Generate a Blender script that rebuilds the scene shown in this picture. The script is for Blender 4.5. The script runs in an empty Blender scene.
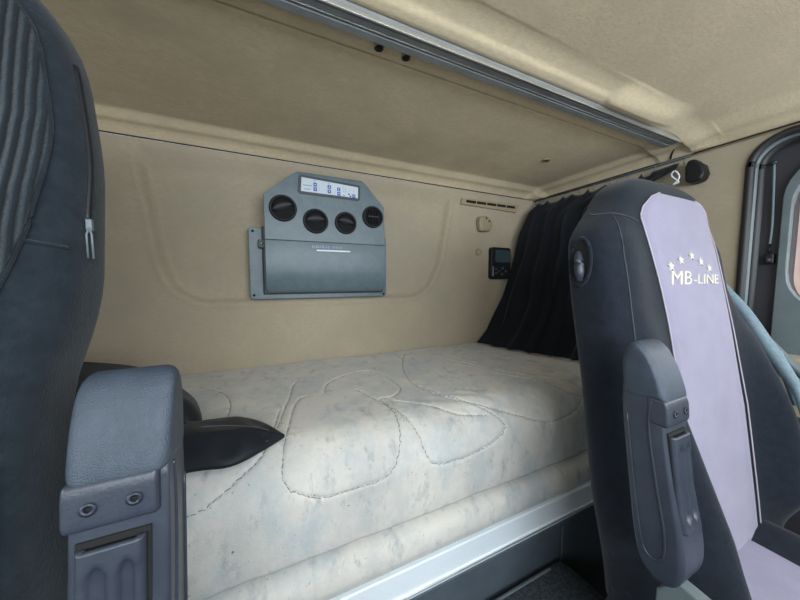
import bpy, bmesh, math, random
import numpy as np
from mathutils import Vector, Matrix
random.seed(4); rng = np.random.default_rng(4)
S = bpy.context.scene; COL = S.collection
# ---------------------------------------------------------------- camera, world, lights, exposure
YAW, PIT = math.radians(24.5), math.radians(4.0)
cd = bpy.data.cameras.new('camera'); cam = bpy.data.objects.new('camera', cd); COL.objects.link(cam)
cd.sensor_width = 36; cd.lens = 36 * 285 / 800; cd.clip_start = .01
cam.location = (0, 0, 1.15); cam.rotation_euler = (math.pi / 2 - PIT, 0, -YAW); S.camera = cam
w = bpy.data.worlds.new('World'); S.world = w; w.use_nodes = True
bg = w.node_tree.nodes['Background']; bg.inputs[0].default_value = (.86, .93, 1, 1); bg.inputs[1].default_value = 1.3
def area(name, loc, rot, sx, sy, power, col):
    l = bpy.data.lights.new(name, 'AREA'); l.shape = 'RECTANGLE'; l.size = sx; l.size_y = sy; l.energy = power; l.color = col
    o = bpy.data.objects.new(name, l); COL.objects.link(o); o.location = loc; o.rotation_euler = [math.radians(a) for a in rot]
area('windscreen_daylight', (.2, -1.02, 1.40), (93, 0, 0), 1.9, .4, 24, (.80, .91, 1))
area('right_window_daylight', (1.50, -.22, 1.18), (84, 0, 90), .8, .4, 3.5, (.95, .96, 1))
area('left_window_daylight', (-1.08, -.22, 1.18), (84, 0, -90), .8, .4, 6, (.80, .91, 1))
area('overhead_fill', (.25, -.42, 1.575), (0, 0, 0), .6, .45, 5.5, (.82, .92, 1))  # added fill lamp to brighten the mattress top; the roof has no hatch
S.view_settings.view_transform = 'Standard'; S.view_settings.look = 'None'
S.view_settings.gamma = 1; S.view_settings.use_curve_mapping = False; S.view_settings.exposure = .42

# ---------------------------------------------------------------- materials
def mat(name, col, rough=.8, col2=None, nscale=6, lo=.4, hi=.6, bump=0, bscale=200, metal=0, stretch=None, sheen=0, spec=.5,
        ribs=None, bdist=.002, stains=None, trans=0):
    m = bpy.data.materials.new(name); m.use_nodes = True; t = m.node_tree; N = t.nodes; L = t.links
    b = N['Principled BSDF']; b.inputs['Roughness'].default_value = rough; b.inputs['Metallic'].default_value = metal
    b.inputs['Specular IOR Level'].default_value = spec
    b.inputs['Sheen Weight'].default_value = sheen; b.inputs['Sheen Roughness'].default_value = .5
    b.inputs['Transmission Weight'].default_value = trans
    tc = N.new('ShaderNodeTexCoord'); src = tc.outputs['Object']
    n = N.new('ShaderNodeTexNoise'); n.inputs['Scale'].default_value = nscale; n.inputs['Detail'].default_value = 6
    n.inputs['Roughness'].default_value = .65; L.new(src, n.inputs['Vector'])
    r = N.new('ShaderNodeValToRGB'); r.color_ramp.elements[0].position = lo; r.color_ramp.elements[1].position = hi
    c2 = col2 or tuple(c * .85 for c in col)
    r.color_ramp.elements[0].color = (*c2, 1); r.color_ramp.elements[1].color = (*col, 1)
    L.new(n.outputs['Fac'], r.inputs[0]); out = r.outputs[0]
    if stains:
        for (sc, sl, sh, sc_col, seed, strx) in stains:
            mp = N.new('ShaderNodeMapping'); mp.inputs['Location'].default_value = (seed, seed * .7, 0); mp.inputs['Scale'].default_value = strx
            L.new(src, mp.inputs[0]); q = N.new('ShaderNodeTexNoise'); q.inputs['Scale'].default_value = sc; q.inputs['Detail'].default_value = 8
            q.inputs['Roughness'].default_value = .7; L.new(mp.outputs[0], q.inputs['Vector'])
            mr = N.new('ShaderNodeMapRange'); mr.inputs[1].default_value = sl; mr.inputs[2].default_value = sh; L.new(q.outputs['Fac'], mr.inputs[0])
            mx = N.new('ShaderNodeMix'); mx.data_type = 'RGBA'; L.new(mr.outputs[0], mx.inputs[0]); L.new(out, mx.inputs[6])
            mx.inputs[7].default_value = (*sc_col, 1); out = mx.outputs[2]
    L.new(out, b.inputs['Base Color'])
    if bump:
        q = N.new('ShaderNodeTexNoise'); q.inputs['Scale'].default_value = bscale; q.inputs['Detail'].default_value = 3
        if stretch:
            mp = N.new('ShaderNodeMapping'); mp.inputs['Scale'].default_value = stretch[0]; mp.inputs['Rotation'].default_value = stretch[1]
            L.new(src, mp.inputs[0]); L.new(mp.outputs[0], q.inputs['Vector'])
        else: L.new(src, q.inputs['Vector'])
        bp = N.new('ShaderNodeBump'); bp.inputs['Strength'].default_value = bump; bp.inputs['Distance'].default_value = bdist
        L.new(q.outputs['Fac'], bp.inputs['Height']); last = bp
        if ribs:
            wv = N.new('ShaderNodeTexWave'); wv.wave_type = 'BANDS'; wv.bands_direction = 'X'
            wv.inputs['Scale'].default_value = ribs; wv.inputs['Distortion'].default_value = .6
            wv.inputs['Detail'].default_value = 1; L.new(tc.outputs['UV'], wv.inputs['Vector'])
            b2 = N.new('ShaderNodeBump'); b2.inputs['Strength'].default_value = 1; b2.inputs['Distance'].default_value = .005
            L.new(wv.outputs['Fac'], b2.inputs['Height'])
            m3 = N.new('ShaderNodeMix'); m3.data_type = 'RGBA'; L.new(wv.outputs['Fac'], m3.inputs[0]); L.new(out, m3.inputs[7]); m3.inputs[6].default_value = (*[c * .35 for c in col], 1)  # shade of the grooves between ribs is also put into the colour
            L.new(m3.outputs[2], b.inputs['Base Color']); L.new(bp.outputs[0], b2.inputs['Normal']); last = b2
        L.new(last.outputs[0], b.inputs['Normal'])
    return m
FELT = dict(rough=.95, nscale=9, lo=.3, hi=.7, bump=.35, bscale=260, stretch=((1, 4, 2), (0, 0, .6)), sheen=.15, spec=.15)
M = {}
M['wall'] = mat('beige_wall_felt', (.42, .35, .255), col2=(.365, .305, .22), stains=[(60, .45, .65, (.36, .305, .225), 2, (1, 1, 2)), (1.6, .5, .75, (.33, .30, .235), 8, (1, 1, 1))], **FELT)
M['ceil'] = mat('beige_ceiling_felt', (.80, .65, .43), col2=(.68, .555, .37),
    stains=[(2.2, .52, .72, (.48, .40, .28), 3, (1, 1.4, 1)), (45, .66, .74, (.27, .24, .19), 5, (1, 1, 1)), (70, .42, .66, (.64, .52, .345), 9, (1, 2.5, 1))], **FELT)
M['trimbeige'] = mat('beige_plastic', (.34, .27, .17), rough=.55, bump=.1, bscale=300)
M['matt'] = mat('mattress_cloth', (.60, .565, .515), col2=(.53, .505, .47), rough=.95, nscale=5, lo=.3, hi=.65, bump=.35, bscale=260, sheen=.2, spec=.1,
    stains=[(5, .46, .68, (.42, .42, .41), 1, (1, 1, .6)), (28, .54, .70, (.30, .31, .32), 7, (1, .6, .5)), (11, .49, .68, (.40, .43, .44), 17, (1, 1, .8)), (95, .64, .70, (.10, .11, .12), 2, (1, 1, 1))])
M['alu'] = mat('brushed_aluminium', (.56, .60, .64), rough=.38, metal=.85, nscale=20, bump=.08, bscale=60, stretch=((.2, 8, 8), (0, 0, 0)))
M['alud'] = mat('grey_aluminium', (.27, .285, .29), rough=.5, metal=.15, nscale=20)
M['alul'] = mat('bright_aluminium_edge', (.75, .76, .76), rough=.3, metal=.9)
M['bedrail'] = mat('silver_blue_rail', (.80, .86, .91), rough=.35, metal=.1, nscale=3, lo=.2, hi=.8)
M['unit'] = mat('grey_green_plastic', (.120, .162, .182), rough=.42, nscale=30, bump=.12, bscale=500, bdist=.0008)
M['unitd'] = mat('dark_grey_plastic', (.045, .055, .06), rough=.5)
M['black'] = mat('black_plastic', (.008, .009, .011), rough=.5, spec=.35)
M['hole'] = mat('dark_hole', (.004, .004, .004), rough=.9)
M['disp'] = mat('pale_display_label', (.62, .68, .74), rough=.25, nscale=3)
M['blue'] = mat('blue_print', (.04, .09, .42), rough=.4)
M['greyp'] = mat('grey_print', (.25, .30, .42), rough=.4)
M['white'] = mat('white_paint', (.75, .77, .78), rough=.35)
M['fab'] = mat('black_seat_fabric', (.0085, .0125, .021), col2=(.006, .009, .015), rough=.9, nscale=60, bump=.5, bscale=420, sheen=.12, spec=.2)
M['fabl'] = mat('driver_seat_fabric', (.014, .020, .027), col2=(.009, .014, .020), rough=.92, nscale=60, bump=.5, bscale=420, sheen=.12, spec=.2)
M['rib'] = mat('ribbed_seat_fabric', (.021, .031, .041), col2=(.015, .024, .033), rough=.92, nscale=40, bump=.4, bscale=400, sheen=.12, spec=.2, ribs=44)
M['lilac'] = mat('lilac_velour', (.265, .24, .335), col2=(.21, .19, .275), rough=.92, nscale=14, lo=.25, hi=.75, bump=.4, bscale=220, sheen=.45, spec=.15,
    stretch=((4, 1, 1), (0, 0, 0)))
M['pipe'] = mat('pale_piping', (.40, .35, .40), rough=.8)
M['thread'] = mat('dark_grey_thread', (.035, .04, .05), rough=.8)
M['emb'] = mat('cream_embroidery', (.62, .58, .50), rough=.6, bump=.4, bscale=500)
M['arm'] = mat('textured_grey_armrest', (.034, .048, .070), col2=(.027, .038, .055), rough=.42, nscale=40, bump=.8, bscale=950, bdist=.001)
M['armp'] = mat('grey_armrest_plastic', (.033, .039, .054), col2=(.026, .031, .045), rough=.4, nscale=25, bump=.15, bscale=300)
M['curt'] = mat('black_curtain_cloth', (.007, .009, .014), rough=.85, bump=.3, bscale=400, sheen=.08, spec=.2)
M['satin'] = mat('black_satin_cloth', (.006, .009, .014), rough=.62, bump=.2, bscale=300, sheen=.05, spec=.3)
M['locker'] = mat('dark_grey_locker_panel', (.07, .088, .108), rough=.6, nscale=15, bump=.2, bscale=200)
M['carpet'] = mat('grey_carpet', (.055, .064, .074), col2=(.03, .035, .042), rough=1, nscale=160, bump=1, bscale=350, bdist=.004, spec=.1)
M['belt'] = mat('grey_blue_webbing', (.20, .27, .32), col2=(.16, .23, .27), rough=.6, nscale=120, bump=.3, bscale=300)
M['seal'] = mat('black_rubber_seal', (.016, .016, .018), rough=.5, bump=.2, bscale=200)
M['door'] = mat('dark_door_trim', (.040, .038, .045), rough=.6, bump=.2, bscale=200)
M['frame'] = mat('grey_window_surround', (.13, .16, .17), rough=.45, nscale=10)
M['pink'] = mat('pink_painted_wall', (.78, .50, .42), rough=.8, nscale=2)
M['chrome'] = mat('chrome', (.75, .78, .8), rough=.18, metal=1)
M['rod'] = mat('grey_blue_cord', (.18, .25, .28), rough=.5)
M['asph'] = mat('asphalt', (.2, .2, .2), rough=.9)
g = bpy.data.materials.new('window_glass'); g.use_nodes = True; nt = g.node_tree; nt.nodes.clear()
o_ = nt.nodes.new('ShaderNodeOutputMaterial'); mx_ = nt.nodes.new('ShaderNodeMixShader'); tr_ = nt.nodes.new('ShaderNodeBsdfTransparent')
gl_ = nt.nodes.new('ShaderNodeBsdfGlossy'); gl_.inputs[1].default_value = .02; mx_.inputs[0].default_value = .05; tr_.inputs[0].default_value = (.93, .96, .96, 1)
nt.links.new(tr_.outputs[0], mx_.inputs[1]); nt.links.new(gl_.outputs[0], mx_.inputs[2]); nt.links.new(mx_.outputs[0], o_.inputs[0]); M['glass'] = g

# ---------------------------------------------------------------- helpers
def obj(name, me, m, parent=None, bevel=0, seg=3, smooth=True, sub=0, loc=None):
    if isinstance(me, bmesh.types.BMesh):
        bmesh.ops.recalc_face_normals(me, faces=me.faces[:]); x = bpy.data.meshes.new(name); me.to_mesh(x); me.free(); me = x
    me.materials.append(M[m] if isinstance(m, str) else m)
    if smooth: me.polygons.foreach_set('use_smooth', [True] * len(me.polygons))
    o = bpy.data.objects.new(name, me); COL.objects.link(o)
    if parent: o.parent = parent
    if loc: o.location = loc
    if bevel:
        b = o.modifiers.new('b', 'BEVEL'); b.width = bevel; b.segments = seg; b.limit_method = 'ANGLE'; b.angle_limit = .6
        if smooth: o.modifiers.new('w', 'WEIGHTED_NORMAL')
    if sub: s = o.modifiers.new('s', 'SUBSURF'); s.levels = sub; s.render_levels = sub
    return o
def thing(name, label, cat, loc=(0, 0, 0), group=None):
    o = bpy.data.objects.new(name, None); COL.objects.link(o); o.location = loc; o.empty_display_size = .05
    return tag(o, label, cat, group)
def tag(o, label, cat, group=None):
    o['label'] = label; o['category'] = cat
    if group: o['group'] = group
    return o
def struct(name, me, m, **k):
    o = obj(name, me, m, **k)
    if not k.get('parent'): o['kind'] = 'structure'
    return o
def rel(o, p=None):      # children meshes are built in world coordinates; make them relative to the empty's location
    for ch in [c for c in bpy.data.objects if c.parent == o]:
        ch.matrix_parent_inverse = Matrix.Translation(-Vector(o.location))
def grid(P):             # P: (n,m,3) array
    n, m_, _ = P.shape; me = bpy.data.meshes.new('g'); idx = np.arange(n * m_).reshape(n, m_)
    f = np.stack([idx[:-1, :-1], idx[1:, :-1], idx[1:, 1:], idx[:-1, 1:]], -1).reshape(-1, 4)
    me.from_pydata(P.reshape(-1, 3).tolist(), [], f.tolist()); me.update(); return me
def loft(rings, caps=True, closed=True):
    bm = bmesh.new(); R_ = [[bm.verts.new(p) for p in r] for r in rings]; n = len(rings[0])
    for a, b in zip(R_, R_[1:]):
        for i in range(n if closed else n - 1): bm.faces.new((a[i], a[(i + 1) % n], b[(i + 1) % n], b[i]))
    if caps: bm.faces.new(R_[0][::-1]); bm.faces.new(R_[-1])
    return bm
def box(bm, x0, x1, y0, y1, z0, z1):
    v = [bm.verts.new((x, y, z)) for x in (x0, x1) for y in (y0, y1) for z in (z0, z1)]
    for f in ((0, 1, 3, 2), (4, 6, 7, 5), (0, 4, 5, 1), (2, 3, 7, 6), (0, 2, 6, 4), (1, 5, 7, 3)): bm.faces.new([v[i] for i in f])
    return bm
def bx(*a): return box(bmesh.new(), *a)
def tube(bm, pts, r, n=10, up=(0, 0, 1), flat=1.0):
    P = [Vector(p) for p in pts]; rings = []
    for i, p in enumerate(P):
        t = (P[min(i + 1, len(P) - 1)] - P[max(i - 1, 0)]).normalized(); u = Vector(up)
        if abs(t.dot(u)) > .95: u = Vector((1, 0, 0))
        a = t.cross(u).normalized(); b = a.cross(t).normalized(); rr = r[i] if isinstance(r, (list, tuple)) else r
        rings.append([bm.verts.new(p + a * math.cos(q) * rr + b * math.sin(q) * rr * flat) for q in [2 * math.pi * k / n for k in range(n)]])
    for A, B in zip(rings, rings[1:]):
        for i in range(n): bm.faces.new((A[i], A[(i + 1) % n], B[(i + 1) % n], B[i]))
    bm.faces.new(rings[0][::-1]); bm.faces.new(rings[-1]); return bm
def tb(pts, r, **k): return tube(bmesh.new(), pts, r, **k)
def smooth_pts(pts, k=8):
    P = np.array(pts, float); out = []
    for i in range(len(P) - 1):
        p0 = P[max(i - 1, 0)]; p1 = P[i]; p2 = P[i + 1]; p3 = P[min(i + 2, len(P) - 1)]
        for t in np.linspace(0, 1, k, endpoint=False):
            out.append(.5 * ((2 * p1) + (-p0 + p2) * t + (2 * p0 - 5 * p1 + 4 * p2 - p3) * t * t + (-p0 + 3 * p1 - 3 * p2 + p3) * t ** 3))
    out.append(P[-1]); return np.array(out)
def prism(pts, d, axis='y'):   # pts: list of 2-D points; extrude along axis from d[0] to d[1]
    bm = bmesh.new(); f = {'y': lambda a, b, c: (a, c, b), 'x': lambda a, b, c: (c, a, b), 'z': lambda a, b, c: (a, b, c)}[axis]
    A = [bm.verts.new(f(a, b, d[0])) for a, b in pts]; B = [bm.verts.new(f(a, b, d[1])) for a, b in pts]; n = len(pts)
    bm.faces.new(A); bm.faces.new(B[::-1])
    for i in range(n): bm.faces.new((A[i], B[i], B[(i + 1) % n], A[(i + 1) % n]))
    return bm
def rprism(pts, x0, x1, r, k=5):   # outline in y,z extruded along x with rounded rims
    P = np.array(pts, float); n = len(P); c_ = (P.max(0) + P.min(0)) / 2; hx = (P.max(0) - P.min(0)) / 2; N_ = -(P - c_) / hx
    rings = []
    for x_, sg in ((x0, 1), (x1, -1)):
        seq = [(r * (1 - math.sin(a)), r * (1 - math.cos(a))) for a in np.linspace(math.pi / 2, 0, k + 1)]   # (depth along x, inset)
        seq = [(d, i) for i, d in [(r * (1 - math.cos(a)), r * (1 - math.sin(a))) for a in np.linspace(math.pi / 2, 0, k + 1)]]
        L_ = [[(x_ + sg * d, *(P[j] + N_[j] * i)) for j in range(n)] for d, i in seq]
        rings += L_ if sg > 0 else L_[::-1]
    return loft(rings)
def disc_ring(c, r0, r1, y0, y1, n=40, prof=None):   # ring facing -y, lathe around y axis
    prof = prof or [(r0, y1), (r0, y0 + .002), (r0 + .002, y0), (r1 - .003, y0), (r1, y0 + .003), (r1, y1)]
    return loft([[(c[0] + r * math.cos(a), y, c[1] + r * math.sin(a)) for r, y in prof] for a in [2 * math.pi * k / n for k in range(n + 1)]], caps=False, closed=False)
ss = lambda a, b, x: (lambda t: t * t * (3 - 2 * t))(np.clip((x - a) / (b - a), 0, 1))
def vnoise(x, y, s, seed=0):
    r = np.random.default_rng(seed); G = r.random((64, 64)); X = x * s; Y = y * s
    i = np.floor(X).astype(int); j = np.floor(Y).astype(int); u = X - i; v = Y - j; u = u * u * (3 - 2 * u); v = v * v * (3 - 2 * v)
    g_ = lambda a, b: G[a % 64, b % 64]
    return (g_(i, j) * (1 - u) + g_(i + 1, j) * u) * (1 - v) + (g_(i, j + 1) * (1 - u) + g_(i + 1, j + 1) * u) * v - .5

# ================================================================ SETTING
XL, XR, YB, ZS = -.95, 1.34, 1.15, 1.582
# rear wall with its shallow moulded recess
xs = np.concatenate([np.arange(XL, XR, .008), [XR]]); zs = np.arange(.3, ZS + .001, .008); zs[-1] = ZS
Xg, Zg = np.meshgrid(xs, zs, indexing='ij')
xl = np.interp(Zg, [1.05, 1.118, 1.214, 1.398, 1.544], [-.27, -.295, -.322, -.345, -.366])
xr = np.interp(Zg, [1.05, 1.127, 1.244, 1.526], [.64, .685, .735, .785])
def sd(X, Z):
    dx = np.minimum(X - xl, xr - X); dz = Z - 1.07
    r = .09; qx = r - dx; qz = r - dz
    return r - np.where((qx > 0) & (qz > 0), np.sqrt(qx ** 2 + qz ** 2), np.maximum(qx, qz))
rec = ss(-.008, .020, sd(Xg, Zg)) * (1 - ss(1.50, 1.575, Zg))
Yg = YB + .026 * rec - .006 * np.exp(-(sd(Xg, Zg) / .014) ** 2) * (1 - ss(1.50, 1.575, Zg)) + .010 * np.exp(-((Xg - .80) / .07) ** 2 - ((Zg - 1.05) / .10) ** 2) + .004 * vnoise(Xg, Zg, 5, 3)
Yg = np.where(Zg > ZS - .02, YB, Yg)
struct('wall_rear', grid(np.stack([Xg, Yg, Zg], -1)), 'wall')
# ceiling: recessed rear liner, strip, rail bed, roll, higher front liner
ys = np.unique(np.concatenate([np.arange(-1.05, .34, .02), np.arange(.34, .62, .003), [.5945, .5955, .600, .601], np.arange(.62, 1.0, .02), np.arange(1.0, 1.1501, .006), [1.15]]))
xs = np.unique(np.concatenate([np.arange(XL, .7, .02), np.arange(.7, 1.15, .012), np.arange(1.15, 1.34, .006), [1.335]]))
X, Y = np.meshgrid(xs, ys, indexing='ij')
z = np.full(X.shape, 1.62)
z = np.where((Y > .5945) & (Y < .601) & (X < 1.25), 1.633, z)
z = np.where(Y < .5945, 1.617, z)
r_ = np.where(Y > .601, np.maximum(ss(1.052, 1.10, Y), 0), 0); z = z - .016 * r_
z = z - .022 * np.clip((Y - 1.10) / .05, 0, 1) ** 1.6
z = z - .014 * ss(1.245, 1.285, X) * (Y > .601)
z = z - .022 * np.clip((X - 1.285) / .05, 0, 1) ** 1.6 * (1 - np.clip((Y - 1.10) / .05, 0, 1) ** 1.6) - .016 * ss(1.2, 1.285, X) * (Y <= .601)
z = np.maximum(z, 1.583)
rd = np.exp(-((Y - .483) / .014) ** 4) * (X < 1.26)
dome = ss(.80, .825, X) * (1 - ss(1.00, 1.16, X)) * ss(.415, .470, Y + .05 * (X - .9)) * (1 - ss(.476, .496, Y))
front = .010 * ss(.50, .43, Y) - .010 * ss(1.12, 1.33, X)
z = np.where(Y < .50, np.minimum(z, 1.617) + front - np.maximum(.004 * rd * (1 - ss(.80, .83, X)), .014 * dome), z)
z = np.where(Y < .50, np.maximum(z, 1.5845), z)
z = z + .003 * vnoise(X, Y, 7, 5) * (z > 1.60) * (Y < .42)
struct('ceiling', grid(np.stack([X, Y, z], -1)), 'ceil')
# right wall with the rounded door opening
def rounded(y0, y1, z0, z1, r, n=8):
    P = []
    for cy, cz, a0 in ((y1 - r, z1 - r, 0), (y0 + r, z1 - r, 90), (y0 + r, z0 + r, 180), (y1 - r, z0 + r, 270)):
        for k in range(n + 1): a = math.radians(a0 + 90 * k / n); P.append((cy + r * math.cos(a), cz + r * math.sin(a)))
    return P
def holed(x, outer, inner, thick):
    bm = bmesh.new(); es = []
    for loop in (outer, inner):
        V = [bm.verts.new((x, a, b)) for a, b in loop]; es += [bm.edges.new((V[i], V[(i + 1) % len(V)])) for i in range(len(V))]
    bmesh.ops.triangle_fill(bm, edges=es, use_beauty=True)
    r = bmesh.ops.extrude_face_region(bm, geom=bm.faces[:]); 
    for v in [q for q in r['geom'] if isinstance(q, bmesh.types.BMVert)]: v.co.x += thick
    return bm
full = [(-1.05, 0), (YB, 0), (YB, ZS), (-1.05, ZS)]
dopen = rounded(-.72, .372, .25, 1.568, .075)
struct('wall_right', holed(XR, full, dopen, .07), 'wall', smooth=False)
lopen = rounded(-.70, .25, .95, 1.52, .08)
struct('wall_left', holed(XL, full, lopen, -.07), 'wall', smooth=False)
bm = bx(XL, XR, -1.10, -1.05, 0, .98); box(bm, XL, XR, -1.10, -1.05, 1.58, 1.68); struct('wall_front', bm, 'locker', smooth=False)
bm = bx(XL - .07, XR + .07, -1.1, YB, -.05, 0); struct('floor', bm, 'carpet', smooth=False)
struct('trim_1', tb([(-.94, 1.147, 1.5835), (XR - .012, 1.147, 1.5835)], .0022), 'seal')           # seam between wall and headliner
struct('trim_2', tb([(XR - .006, 1.14, 1.5835), (XR - .006, -1.0, 1.5835)], .0035), 'seal')
struct('trim_3', tb([(XR - .012, 1.14, 1.5765), (XR - .012, -1.0, 1.5765)], .0018), 'trimbeige')
struct('trim_4', tb(smooth_pts([(1.247, .522, 1.612), (1.275, .525, 1.607), (1.30, .545, 1.598), (1.325, .56, 1.585)], 6), .0028), 'seal')
# engine tunnel carpet, seen low beside the bunk
rg = []
for x_ in np.linspace(-.25, .74, 30):
    e = ss(.74, .70, x_) * .03
    rg.append([(x_, .497, 0), (x_, .497, .345 + e * .7), (x_, .485, .35 + e), (x_, .40, .352 + e * .8), (x_, -.3, .33), (x_, -.9, .30), (x_, -.9, 0)])
struct('trim_5', loft(rg), 'carpet', bevel=.01)
struct('trim_6', tb([(-.25, .480, .371), (.66, .480, .371), (.715, .47, .362), (.735, .44, .345), (.742, .3, .335), (.742, -.2, .32)], .009), mat('grey_edging', (.13, .15, .165), rough=.9, bump=.5, bscale=300))
# door seen through the opening
dr = struct('door_1', holed(1.425, rounded(-.76, .40, .22, 1.60, .08), rounded(-.60, .300, 1.04, 1.50, .12), .05), 'door', smooth=False)
def ringtube(loop, x, r, flat=1):
    L_ = loop + [loop[0], loop[1]]; return tb([(x, a, b) for a, b in L_], r, up=(1, 0, 0), flat=flat, n=10)
struct('door_seal', ringtube(rounded(-.72, .370, .25, 1.566, .075), 1.338, .0105), 'seal', parent=dr)
struct('door_seal', ringtube(rounded(-.71, .360, .26, 1.556, .07), 1.375, .012), 'seal', parent=dr)
struct('seal_lip', ringtube(rounded(-.715, .366, .255, 1.560, .072), 1.358, .0075), 'frame', parent=dr)
struct('window_surround', holed(1.402, rounded(-.68, .318, .60, 1.525, .13), rounded(-.60, .300, 1.05, 1.495, .12), .03), 'frame', parent=dr, bevel=.008)
bm = bx(1.36, 1.425, -.7, .300, .28, .93)
struct('door_panel', bm, 'wall', parent=dr, bevel=.02)
struct('door_panel', bx(1.33, 1.40, -.7, .34, .27, .76), 'door', parent=dr, bevel=.02)
wn = struct('window_1', prism(rounded(-.60, .300, 1.04, 1.50, .12), (1.452, 1.457), 'x'), 'glass', smooth=False)
struct('window_2', prism(rounded(-.695, .245, .955, 1.515, .078), (-.99, -.985), 'x'), 'glass', smooth=False)
# outside
bd = obj('building', bx(5.0, 5.4, -4, 9, -1.5, 6), 'pink', smooth=False); tag(bd, 'pink painted building wall outside the door window', 'building')
struct('ground', bx(-9, 9, -12, 10, -1.55, -1.5), 'asph', smooth=False)

# ================================================================ CEILING RAIL
t = thing('ceiling_rail', 'long grey aluminium rail with a bright front edge along the headliner', 'rail', (.14, .52, 1.61))
obj('channel', bx(XL + .02, 1.243, .500, .548, 1.606, 1.616), 'alud', t, bevel=.0015)
bm = bx(XL + .02, 1.243, .499, .5025, 1.600, 1.608); box(bm, XL + .02, 1.243, .5225, .5245, 1.603, 1.608); obj('bright_edge', bm, 'alul', t, bevel=.0005)
bm = bx(XL + .02, 1.243, .5105, .5215, 1.6035, 1.607); box(bm, XL + .02, 1.243, .530, .546, 1.6025, 1.607); obj('ridge', bm, 'alud', t, bevel=.001)
rel(t)
for x_, lb in ((.212, 'black round plug in the headliner strip, farther from the curtain'), (.272, 'black round plug in the headliner strip, nearer the curtain')):
    t = thing('ceiling_plug', lb, 'plug', (x_, .567, 1.613), 'round plugs beside the ceiling rail')
    obj('rim', tb([(x_, .567, 1.6125), (x_, .567, 1.618)], .0105, n=24), 'trimbeige', t); obj('hole_face', tb([(x_, .567, 1.6115), (x_, .567, 1.6165)], .0085, n=24), 'hole', t); rel(t)
t = thing('ceiling_fastener', 'small beige fastener in the recessed headliner near the curtain', 'fastener', (1.0, .812, 1.615))
obj('cap', tb([(1.0, .812, 1.616), (1.0, .812, 1.621)], .016, n=24), 'trimbeige', t, bevel=.001)
obj('slot', bx(.990, 1.010, .806, .811, 1.6145, 1.617), 'hole', t); rel(t)
t = thing('ceiling_button', 'beige button fastener in the front headliner at the top edge', 'fastener', (.665, .262, 1.67))
obj('cap', tb([(.668, .270, 1.668), (.668, .270, 1.676)], [.018, .022], n=24), 'trimbeige', t, bevel=.002)
obj('slot', tb([(.668, .270, 1.6665), (.668, .270, 1.670)], .010, n=20), 'unitd', t); rel(t)

# ================================================================ NIGHT HEATER / AIR UNIT ON THE REAR WALL
t = thing('air_conditioning_unit', 'grey wall unit with four round air vents and a white control label', 'air unit', (.2, 1.13, 1.08))
bm = prism(rounded(-.064, .452, 1.081, 1.336, .014, 4), (1.136, 1.185)); obj('back_plate', bm, 'unit', t, bevel=.002)
for x_, z_ in ((-.050, 1.322), (-.052, 1.096), (.440, 1.092)): obj('screw', tb([(x_, 1.1345, z_), (x_, 1.138, z_)], .0045, n=12), 'hole', t)
rows = [(1.105, -.004, .418, 1.112), (1.118, -.012, .426, 1.096), (1.185, -.012, .428, 1.072), (1.288, -.012, .428, 1.083), (1.290, -.012, .428, 1.086), (1.440, -.012, .424, 1.086), (1.520, .082, .348, 1.086), (1.532, .100, .334, 1.090)]
bm = bmesh.new(); FR = []; BK = []
for z_, a, b, y_ in rows: FR.append([bm.verts.new((a, y_, z_)), bm.verts.new((b, y_, z_))]); BK.append([bm.verts.new((a, 1.150, z_)), bm.verts.new((b, 1.150, z_))])
for i in range(len(rows) - 1):
    bm.faces.new((FR[i][0], FR[i][1], FR[i + 1][1], FR[i + 1][0])); bm.faces.new((BK[i][0], BK[i + 1][0], BK[i + 1][1], BK[i][1]))
    bm.faces.new((FR[i][0], FR[i + 1][0], BK[i + 1][0], BK[i][0])); bm.faces.new((FR[i][1], BK[i][1], BK[i + 1][1], FR[i + 1][1]))
bm.faces.new((FR[0][0], BK[0][0], BK[0][1], FR[0][1])); bm.faces.new((FR[-1][0], FR[-1][1], BK[-1][1], BK[-1][0]))
obj('casing', bm, 'unit', t, bevel=.009, seg=4)
obj('casing_shadow_gap', bx(-.022, .436, 1.125, 1.137, 1.098, 1.34), 'unitd', t, bevel=.006)
o = obj('latch', bx(-.034, -.010, 1.118, 1.138, 1.262, 1.292), 'unitd', t, bevel=.003); obj('latch_pin', tb([(-.022, 1.1155, 1.277), (-.022, 1.12, 1.277)], .005, n=14), 'chrome', o)
obj('parting_line', bx(-.006, .422, 1.0835, 1.086, 1.2875, 1.2895), 'unitd', t)
for i, (x_, z_, r, q) in enumerate([(.049, 1.398, .045, .35), (.158, 1.363, .044, .10), (.268, 1.365, .041, -.15), (.376, 1.397, .042, 0)]):
    v = obj('air_vent', disc_ring((x_, z_), r - .008, r, 1.076, 1.089), 'black', t)
    P = [[(x_ + rr * math.cos(a), yy, z_ + rr * math.sin(a)) for a in np.linspace(0, 2 * math.pi, 33)[:-1]] for rr, yy in ((r - .007, 1.0845), (r - .012, 1.0855), (.002, 1.0858))]
    obj('vent_well', loft(P, caps=False), 'hole', v)
    if i < 3:
        R_ = []
        for s in np.linspace(-1, 1, 17):
            hw = (r - .010); xx = s * hw; h = math.sqrt(max(0, 1 - s * s)) * hw
            R_.append([(x_ + math.cos(q) * xx - math.sin(q) * c, 1.0835 - .0065 * math.sin(math.pi * k / 5) - .001, z_ + math.sin(q) * xx + math.cos(q) * c) for k, c in enumerate(np.linspace(-h * .18, h * .93, 6))])
        obj('flap', loft(R_, caps=False, closed=False), 'black', v)
    else:
        for dx in (-.018, -.006, .006, .018): obj('louvre', bx(x_ + dx - .001, x_ + dx + .001, 1.076, 1.086, z_ - .026, z_ + .026), 'black', v)
        obj('louvre_lever', bx(x_ - .022, x_ + .022, 1.074, 1.079, z_ - .003, z_ + .004), 'black', v, bevel=.001)
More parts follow.
